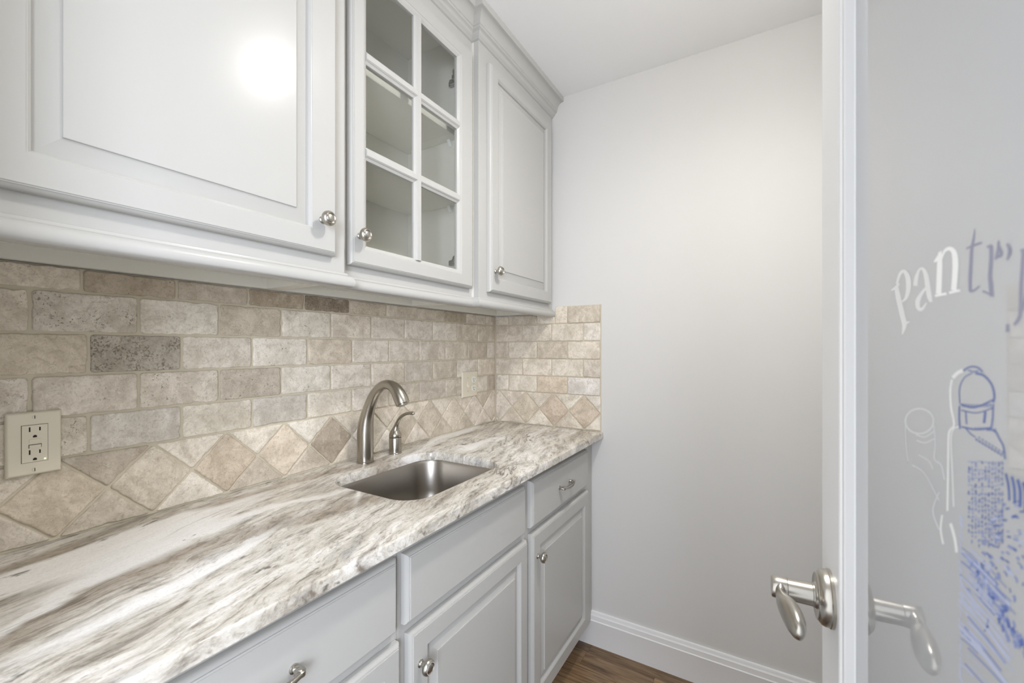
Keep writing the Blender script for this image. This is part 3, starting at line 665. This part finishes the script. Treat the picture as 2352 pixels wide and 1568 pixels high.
# ------------------------------------------------------------------ outlets
def plate(t, y0, y1, z0, z1, mm):
    x = XL + 0.0015
    L = [rect_x(x + wv, y0 + i, y1 - i, z0 + i, z1 - i) for i, wv in ((0, 0), (0, 0.0022), (0.0012, 0.0045), (0.0035, 0.0062), (0.0045, 0.0064))]
    obj('wall_plate', MB().loops(L, True, True).vf(), mm, t, smooth=35)
def screw(t, y, z, x):
    obj('screw', lathe([(0, 0.0034), (0.0009, 0.0032), (0.0014, 0.0018)], lambda a, p, q: (x + a, y + p, z + q), 16).vf(), IVORY, t, smooth=30)
    obj('screw_slot', box(x + 0.0012, x + 0.0017, y - 0.0005, y + 0.0005, z - 0.0028, z + 0.0028), SLOT, t)
def d_hole(y, z, w, h, x):
    pts = [(y + w * math.cos(a), z - h + h * 2 * max(0, math.sin(a)) if False else z + h * math.sin(a)) for a in [k / 8 * PI for k in range(9)]] + [(y - w, z - h * 0.5), (y + w, z - h * 0.5)]
    return MB().loops([[(x, p, q) for p, q in pts], [(x + 0.0004, p, q) for p, q in pts]], True, True)
o1 = thing('wall_outlet', 'ivory square-faced power outlet with a green light at left on the tile', 'outlet', (XL, 0.2275, 1.121), 'wall outlets on the tile')
plate(o1, 0.1925, 0.2628, 1.0635, 1.1785, IVORY); xs = XL + 0.0079
obj('receptacle_gap', box(xs - 0.0008, xs + 0.0002, 0.2110, 0.2448, 1.0868, 1.1552), SLOT, o1)
obj('receptacle', MB().loops([rect_x(xs, 0.2116, 0.2442, 1.0874, 1.1546), rect_x(xs + 0.0012, 0.2116, 0.2442, 1.0874, 1.1546), rect_x(xs + 0.0016, 0.2121, 0.2437, 1.0879, 1.1541)], True, True).vf(), IVORY, o1)
xf = xs + 0.0017
for zc in (1.1470, 1.1055):
    obj('slot', box(xf - 0.0004, xf + 0.0001, 0.2212 - 0.001, 0.2212 + 0.001, zc - 0.0042, zc + 0.0042), SLOT, o1)
    obj('slot', box(xf - 0.0004, xf + 0.0001, 0.2340 - 0.001, 0.2340 + 0.001, zc - 0.0033, zc + 0.0033), SLOT, o1)
    obj('ground_hole', d_hole(0.2278, zc - 0.0135, 0.0026, 0.0030, xf - 0.0003).vf(), SLOT, o1)
obj('test_button', box(xf - 0.0006, xf + 0.0010, 0.2205, 0.2355, 1.1222, 1.1290), IVORY, o1, bevel=0.0004)
obj('reset_button', box(xf - 0.0006, xf + 0.0011, 0.2205, 0.2355, 1.1128, 1.1185), IVORY, o1, bevel=0.0004)
obj('button_gap', MB().box(xf - 0.0005, xf + 0.0002, 0.2200, 0.2360, 1.1185, 1.1195).box(xf - .0005, xf + .0002, 0.2198, 0.2205, 1.113, 1.1195).box(xf - .0005, xf + .0002, 0.2355, 0.2362, 1.113, 1.1195).vf(), SLOT, o1)
obj('indicator_light', lathe([(0, 0.0012), (0.0005, 0.0012), (0.0008, 0.0004)], lambda a, p, q: (xf + a, 0.2404 + p, 1.0908 + q), 10).vf(), led_m, o1, label='lit green indicator')
screw(o1, 0.2277, 1.1688, XL + 0.0079); screw(o1, 0.2277, 1.0732, XL + 0.0079)
o2 = thing('wall_outlet', 'ivory double plate with toggle switch and outlet near the far corner', 'outlet', (XL, 1.569, 1.13), 'wall outlets on the tile')
plate(o2, 1.5110, 1.6270, 1.0730, 1.1875, IVORY); xs = XL + 0.0079
obj('toggle_opening', box(xs - 0.0006, xs + 0.0003, 1.5440, 1.5530, 1.1180, 1.1420), IVORY2, o2)
m = MB().loops([[(xs, 1.5452, 1.121), (xs, 1.5518, 1.121), (xs, 1.5518, 1.135), (xs, 1.5452, 1.135)], [(xs + 0.011, 1.5462, 1.117), (xs + 0.011, 1.5508, 1.117), (xs + 0.011, 1.5508, 1.123), (xs + 0.011, 1.5462, 1.123)]], True, True)
obj('toggle_lever', m.vf(), IVORY, o2, bevel=0.0006)
for z in (1.1605, 1.1000): screw(o2, 1.5485, z, xs)
screw(o2, 1.5955, 1.1303, xs)
for zc in (1.1500, 1.1106):
    m = MB().loops([[(xs + dx, 1.5955 + r * 0.0172 * max(-0.80, min(0.80, math.cos(a))) / 0.80 * 0.95, zc + r * 0.0142 * math.sin(a)) for a in [2 * PI * k / 32 for k in range(32)]] for dx, r in ((0, 1), (0.0014, 1), (0.0018, 0.96))], True, True)
    obj('receptacle', m.vf(), IVORY2, o2)
    obj('slot', box(xs + 0.0016, xs + 0.0020, 1.5955 - 0.0078, 1.5955 - 0.0056, zc - 0.002, zc + 0.007), SLOT, o2)
    obj('slot', box(xs + 0.0016, xs + 0.0020, 1.5955 + 0.0056, 1.5955 + 0.0074, zc - 0.001, zc + 0.006), SLOT, o2)
    obj('ground_hole', d_hole(1.5955, zc - 0.0075, 0.0026, 0.0028, xs + 0.0017).vf(), SLOT, o2)

# ------------------------------------------------------------------ glazed pantry door standing open at right
TH = math.radians(3.4); nv = Vector((math.cos(TH), math.sin(TH), 0)); ev = Vector((-math.sin(TH), math.cos(TH), 0))
GP = Vector((0.0813, 0.5670, 0))                 # where glass meets the molding at the latch side
def D(a, h, z): p = GP + ev * a - nv * h; return (p.x, p.y, z)    # a: towards the latch, h: out of the glass into the room
DH, AL, AH = 2.032, 0.1240, -0.600               # door height, latch edge, hinge edge
GZ0, GZ1, GA0, GA1 = 0.24, 1.915, -0.485, 0.0     # glass opening
dr = thing('door_1', 'open white pantry door with a large frosted glass pane, at right', 'door', D(AH, 0, 0.008), kind='structure')
m = MB()
def dbox(m, a0, a1, h0, h1, z0, z1):
    P = [D(a, h, z) for z in (z0, z1) for (a, h) in ((a0, h0), (a1, h0), (a1, h1), (a0, h1))]
    return m.add(P, [(0, 3, 2, 1), (4, 5, 6, 7), (0, 1, 5, 4), (1, 2, 6, 5), (2, 3, 7, 6), (3, 0, 4, 7)])
HF, HBk = 0.0100, -0.0230
obj('stile', dbox(MB(), 0.0005, AL, HBk, HF, 0.008, DH).vf(), TRIM, dr, bevel=0.0012)
obj('stile', dbox(MB(), AH, GA0 - 0.0005, HBk, HF, 0.008, DH).vf(), TRIM, dr, bevel=0.0012)
obj('rail', dbox(MB(), GA0, 0.0, HBk, HF - .0001, 0.008, GZ0).vf(), TRIM, dr)
obj('rail', dbox(MB(), GA0, 0.0, HBk, HF - .0001, GZ1, DH).vf(), TRIM, dr)
gp = obj('glass_panel', dbox(MB(), GA0 - .0003, 0.0003, -0.005, 0.0, GZ0, GZ1).vf(), FROST, dr, label='frosted glass with etched lettering and bottle design')
# glazing bead: profile (a outward from the glass edge, h)
bead = [(0.0, 0.0), (0.0008, 0.0026), (0.0020, 0.0036), (0.0036, 0.0040), (0.0060, 0.0062), (0.0076, 0.0090), (0.0086, 0.0096), (0.0096, 0.0116), (0.0112, 0.0125), (0.0150, 0.0125), (0.0166, 0.0110), (0.0166, 0.0100), (0.0, -0.001)]
def bead_loops():
    L = []
    for (sa, sz) in ((1, 1), (1, -1), (-1, -1), (-1, 1)):
        L.append([D((GA1 + a) if sa > 0 else (GA0 - a), h, (GZ1 + a) if sz > 0 else (GZ0 - a)) for a, h in bead])
    L.append(L[0]); return MB().loops(L, False, False).vf()
obj('glazing_bead', bead_loops(), TRIM, dr, smooth=24, weld=True)
# lever handle
ha, hz_ = 0.0660, 0.9970
def on_door(a0, z0): return lambda a, p, q: D(a0 + p, HF + a, z0 + q)
rose = obj('door_handle', lathe([(0, 0.0326), (0.0030, 0.0328), (0.0040, 0.0318), (0.0075, 0.0316), (0.0110, 0.0304), (0.0130, 0.0282), (0.0140, 0.0266), (0.0150, 0.0262), (0.0156, 0.0250), (0.0150, 0.0236), (0.0148, 0.0150), (0.0160, 0.0145), (0.0172, 0.0135), (0.0172, 0.001)], on_door(ha, hz_), 48).vf(), NICKEL, dr, smooth=40, label='satin nickel lever door handle')
obj('shaft', lathe([(0.0170, 0.0138), (0.0185, 0.0138), (0.0190, 0.0130), (0.0440, 0.0124), (0.0442, 0.0105)], on_door(ha, hz_), 32).vf(), NICKEL, rose, smooth=35)
hub = lathe([(0.0440, 0.0120), (0.0446, 0.0128), (0.0530, 0.0132), (0.0600, 0.0126), (0.0612, 0.0115), (0.0612, 0.001)], on_door(ha, hz_), 32)
lp = [(0.000, 0.054, .0000, .0070, .0112), (-0.010, 0.055, -.0005, .0060, .0098), (-0.017, 0.0555, -.0015, .0055, .0080), (-0.026, 0.0545, -.0015, .0068, .0094), (-0.038, 0.0525, -.0010, .0088, .0124), (-0.052, 0.0500, .0000, .0100, .0150), (-0.066, 0.0480, .0005, .0100, .0156), (-0.078, 0.0465, .0008, .0090, .0142), (-0.088, 0.0455, .0008, .0068, .0108), (-0.0935, 0.0450, .0008, .0040, .0062), (-0.0950, 0.0449, .0008, .0012, .0020)]
L = []
for a, h, dz, rh, rz in spline(lp, 4): L.append([D(ha + a, HF + h - 0.003 + rh * math.cos(2 * PI * k / 24), hz_ + dz + rz * math.sin(2 * PI * k / 24)) for k in range(24)])
lm = MB().loops(L, True, True); hub.add(lm.v, lm.f)
obj('lever', hub.vf(), NICKEL, rose, smooth=45)
obj('set_screw', lathe([(0, 0.0018), (0.0006, 0.0018)], lambda a, p, q: D(ha - 0.0112 - a, HF + 0.026 + p, hz_ - 0.003 + q), 12).vf(), SLOT, rose)

# etched lettering and bottle design on the glass (drawn on the glass plane, light behind the pane painted into the tones)
fwv = Vector((-math.sin(YAW), math.cos(YAW), 0)); rtv = Vector((math.cos(YAW), math.sin(YAW), 0))
def on_glass(u, v):
    r = fwv + rtv * ((u - CX) / F) - Vector((0, 0, (v - CY) / F)); c = nv.dot(GP)
    return r * (c / nv.dot(r)) + Vector((0, 0, H))
def stroke(m, pts, wd, h=0.00035, q=None):
    """ribbon along 2-D design points with half-widths; q maps design coordinates to the glass"""
    n = len(pts); V = []
    for i in range(n):
        a = Vector(pts[max(0, i - 1)]); b = Vector(pts[min(n - 1, i + 1)]); t = (b - a).normalized() if (b - a).length > 1e-6 else Vector((1, 0)); nn = Vector((-t.y, t.x))
        ww = wd[i] if isinstance(wd, (list, tuple)) else wd
        for s in (-1, 1):
            p = Vector(pts[i]) + nn * ww * s; V.append(on_glass(*q(p.x, p.y)) - nv * h)
    m.add(V, [(2 * i, 2 * i + 1, 2 * i + 3, 2 * i + 2) for i in range(n - 1)])
qa = lambda x, y: (2000 + x / 3.136, 500 + y / 3.136)
qb = lambda x, y: (2000 + x / 2.0966, 820 + y / 2.0966)
S = lambda pts: spline(pts, 5)
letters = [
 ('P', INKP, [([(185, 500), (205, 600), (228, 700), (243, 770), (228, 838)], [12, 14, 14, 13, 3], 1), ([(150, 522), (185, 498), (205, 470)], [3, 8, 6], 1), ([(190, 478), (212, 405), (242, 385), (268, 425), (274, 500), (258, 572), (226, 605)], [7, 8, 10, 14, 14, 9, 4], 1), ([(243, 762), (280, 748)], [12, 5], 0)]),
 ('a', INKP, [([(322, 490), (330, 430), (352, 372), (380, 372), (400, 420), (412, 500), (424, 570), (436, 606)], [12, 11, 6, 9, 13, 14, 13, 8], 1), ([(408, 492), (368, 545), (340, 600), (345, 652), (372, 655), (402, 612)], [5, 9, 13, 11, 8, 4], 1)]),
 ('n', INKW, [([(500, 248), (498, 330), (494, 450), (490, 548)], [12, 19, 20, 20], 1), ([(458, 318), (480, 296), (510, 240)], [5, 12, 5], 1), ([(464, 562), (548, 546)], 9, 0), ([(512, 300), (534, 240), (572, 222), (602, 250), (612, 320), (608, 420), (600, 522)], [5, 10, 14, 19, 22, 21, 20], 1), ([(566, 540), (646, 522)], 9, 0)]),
 ('t', SHADE_INK, [([(750, 80), (742, 150), (728, 230), (722, 340), (716, 440), (718, 530)], [3, 9, 12, 13, 13, 12], 1), ([(688, 222), (740, 200), (802, 178)], [5, 9, 7], 1), ([(716, 528), (750, 520), (784, 490)], [12, 7, 5], 1)]),
 ('r', SHADE_INK, [([(868, 200), (868, 300), (860, 420), (866, 480), (872, 566)], [14, 15, 15, 17, 15], 1), ([(838, 212), (872, 196)], 8, 0), ([(806, 528), (850, 545), (888, 566)], [8, 7, 6], 1), ([(900, 300), (918, 230), (922, 165)], [8, 11, 6], 1), ([(924, 200), (944, 262), (912, 285)], [6, 10, 6], 1), ([(984, 185), (1004, 235), (984, 305)], [8, 13, 6], 1)]),
 ('y', SHADE_INK, [([(1104, 225), (1096, 330), (1084, 500), (1080, 640), (1072, 715), (1034, 772)], [17, 15, 14, 13, 14, 10], 1), ([(1080, 238), (1120, 226)], 10, 0), ([(1180, 226), (1130, 520), (1084, 680)], [8, 12, 8], 1), ([(988, 765), (986, 822)], [12, 13], 0)])]
for nm, im, sts in letters:  # left letters pale, right ones in painted shade, as the light behind changes
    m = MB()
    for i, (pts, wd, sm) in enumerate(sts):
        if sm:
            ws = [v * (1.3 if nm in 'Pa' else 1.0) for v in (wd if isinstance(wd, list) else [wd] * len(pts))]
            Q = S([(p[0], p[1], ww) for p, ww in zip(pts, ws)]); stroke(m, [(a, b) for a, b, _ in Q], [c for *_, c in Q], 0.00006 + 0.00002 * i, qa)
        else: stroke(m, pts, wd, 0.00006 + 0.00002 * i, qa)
    obj('etched_letter', m.vf(), im, gp, label={'P': 'white letter P', 'a': 'white letter a', 'n': 'white letter n', 't': 'letter t with painted shade behind the glass', 'r': 'letter r with painted shade behind the glass', 'y': 'letter y with painted shade behind the glass'}[nm])
# bottle with a domed stopper
bo, bl, bw = MB(), MB(), MB()
ln = lambda m, pts, wd, smooth=True: stroke(m, S(pts) if smooth else pts, wd, 0.00006 + random.uniform(0, 0.00005), qb)
for pts, wd in (([(430, 225), (428, 150), (452, 98), (490, 76)], 2.6), ([(505, 78), (545, 88), (582, 130), (596, 185), (590, 218)], 5), ([(446, 66), (470, 50), (495, 45), (520, 52), (540, 72)], 4), ([(470, 62), (495, 70), (520, 66)], 3), ([(432, 228), (500, 242), (590, 205)], 4), ([(436, 255), (510, 268), (588, 245)], 3), ([(428, 235), (426, 290), (430, 345)], 4), ([(590, 225), (588, 290), (580, 345)], 4), ([(458, 262), (462, 322)], 3), ([(552, 262), (546, 318)], 6), ([(438, 335), (510, 348), (586, 338)], 4), ([(596, 345), (622, 395), (640, 430), (648, 492)], 4), ([(456, 338), (480, 368), (505, 385)], 3), ([(560, 350), (590, 352), (612, 372)], 4)): ln(bo, pts, wd)
for k in range(11): x = 445 + k * 13; ln(bo, [(x, 222 + 6 * math.sin(k / 10 * PI)), (x + 2, 240)], 3.4, False)
for k in range(6): x = 505 + k * 13; ln(bo, [(x, 338), (x + 1, 352)], 3, False)
for k in range(9): ln(bo, [(505 + k * 15, 392 + k * 9), (515 + k * 15, 402 + k * 9)], 4, False)
for k in range(8): ln(bo, [(520 + k * 16, 384 + k * 10), (528 + k * 16, 392 + k * 10)], 3, False)
random.seed(11)
for c in range(11):
    x = 474 + c * 16
    y = 498 + random.uniform(0, 10)
    while y < 900:
        L_ = random.uniform(9, 22)
        if random.random() < 0.86: ln(bo if random.random() < (0.25 + c * 0.07) else bl, [(x + random.uniform(-3, 3), y), (x + random.uniform(-3, 3), y + L_)], random.uniform(2.2, 4.2), False)
        y += L_ + random.uniform(5, 12)
    for k in range(10): ln(bl, [(x - 6, 505 + k * 38 + random.uniform(-6, 6)), (x + 8, 507 + k * 38 + random.uniform(-6, 6))], 1.8, False)
obj('etched_bottle', bo.vf(), DAY_INK_BOTTLE, gp, label='etched bottle with domed stopper, daylight painted in as blue')
obj('bottle_shading', bl.vf(), DAY_INK_MID, gp)
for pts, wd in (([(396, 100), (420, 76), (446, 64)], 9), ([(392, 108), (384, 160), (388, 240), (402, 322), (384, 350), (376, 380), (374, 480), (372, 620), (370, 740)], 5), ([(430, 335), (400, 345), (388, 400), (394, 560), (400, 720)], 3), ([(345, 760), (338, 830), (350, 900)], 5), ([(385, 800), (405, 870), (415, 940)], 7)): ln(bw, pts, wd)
obj('bottle_ghost_reflection', bw.vf(), INKP, gp, label='painted double reflection beside the bottle')  # painted double image: the bottle's reflection in the pane
jw = MB()
el = [(235 + 68 * math.cos(a), 308 + 60 * math.sin(a)) for a in [2 * PI * k / 28 for k in range(29)]]
ln(jw, el, 4, False); ln(jw, [(218, 372), (260, 384), (306, 356)], 3); ln(jw, [(222, 400), (262, 412), (308, 392)], 3); ln(jw, [(306, 330), (312, 420), (308, 490), (340, 520), (356, 590)], 3); ln(jw, [(168, 330), (172, 430), (180, 500)], 2.2); ln(jw, [(230, 470), (280, 500), (300, 540)], 2.2); ln(jw, [(200, 520), (260, 560), (330, 690)], 2.5); ln(jw, [(330, 650), (300, 740), (330, 830)], 3)
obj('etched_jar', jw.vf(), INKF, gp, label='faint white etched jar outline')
# sheaf of strokes at the lower right
sd, sl, sm_ = MB(), MB(), MB()
for k in range(5): ln(sd, [(652 + k * 28, 560 + k * 14), (664 + k * 28, 620 + k * 12), (668 + k * 26, 690 + k * 16)], [5, 9, 6][0] + k, True)
for k in range(150):                                    # short leaf strokes fanning out from the bottle's foot
    r = random.uniform(60, 420); a = random.uniform(-0.95, 1.35)
    x, y = 470 + r * math.cos(a), 925 + r * math.sin(a)
    if x > 900 or y < 700: continue
    L_ = random.uniform(12, 34); a2 = a + random.uniform(0.1, 0.5)
    ln(random.choice([sd, sm_, sm_, sl]), [(x, y), (x + L_ * .5 * math.cos(a2), y + L_ * .5 * math.sin(a2) + 2), (x + L_ * math.cos(a2 + .25), y + L_ * math.sin(a2 + .25))], random.uniform(2.5, 6.5))
for k in range(60):                                     # long slanting stalks
    x0 = 426 + random.uniform(0, 60); y0 = random.uniform(900, 1480); x1 = x0 + random.uniform(60, 260); sl_ = random.uniform(0.9, 1.35)
    ln(random.choice([sl, sl, sm_]), [(x0, y0), ((x0 + x1) / 2, y0 + (x1 - x0) * 0.5 * sl_ - 6), (x1, y0 + (x1 - x0) * sl_)], random.uniform(1.6, 4.5))
for k in range(70):
    t = random.random(); x = 520 + 230 * t + random.uniform(-20, 20); y = 1020 + 420 * t + random.uniform(-50, 50)
    ln(random.choice([sd, sm_, sm_]), [(x, y), (x + 6, y + 14), (x + 10, y + 34)], random.uniform(3, 8))
for k in range(26):  # pale strokes painting the edge of the blue haze in the glass
    ln(sl, [(424 + random.uniform(0, 8), 760 + k * 31), (432 + random.uniform(0, 14), 790 + k * 31)], random.uniform(2, 6), False)
for nm, m, im in (('etched_sheaf', sd, DAY_INK), ('sheaf_strokes', sm_, DAY_INK_MID), ('sheaf_stalks_and_haze', sl, DAY_INK_PALE)):
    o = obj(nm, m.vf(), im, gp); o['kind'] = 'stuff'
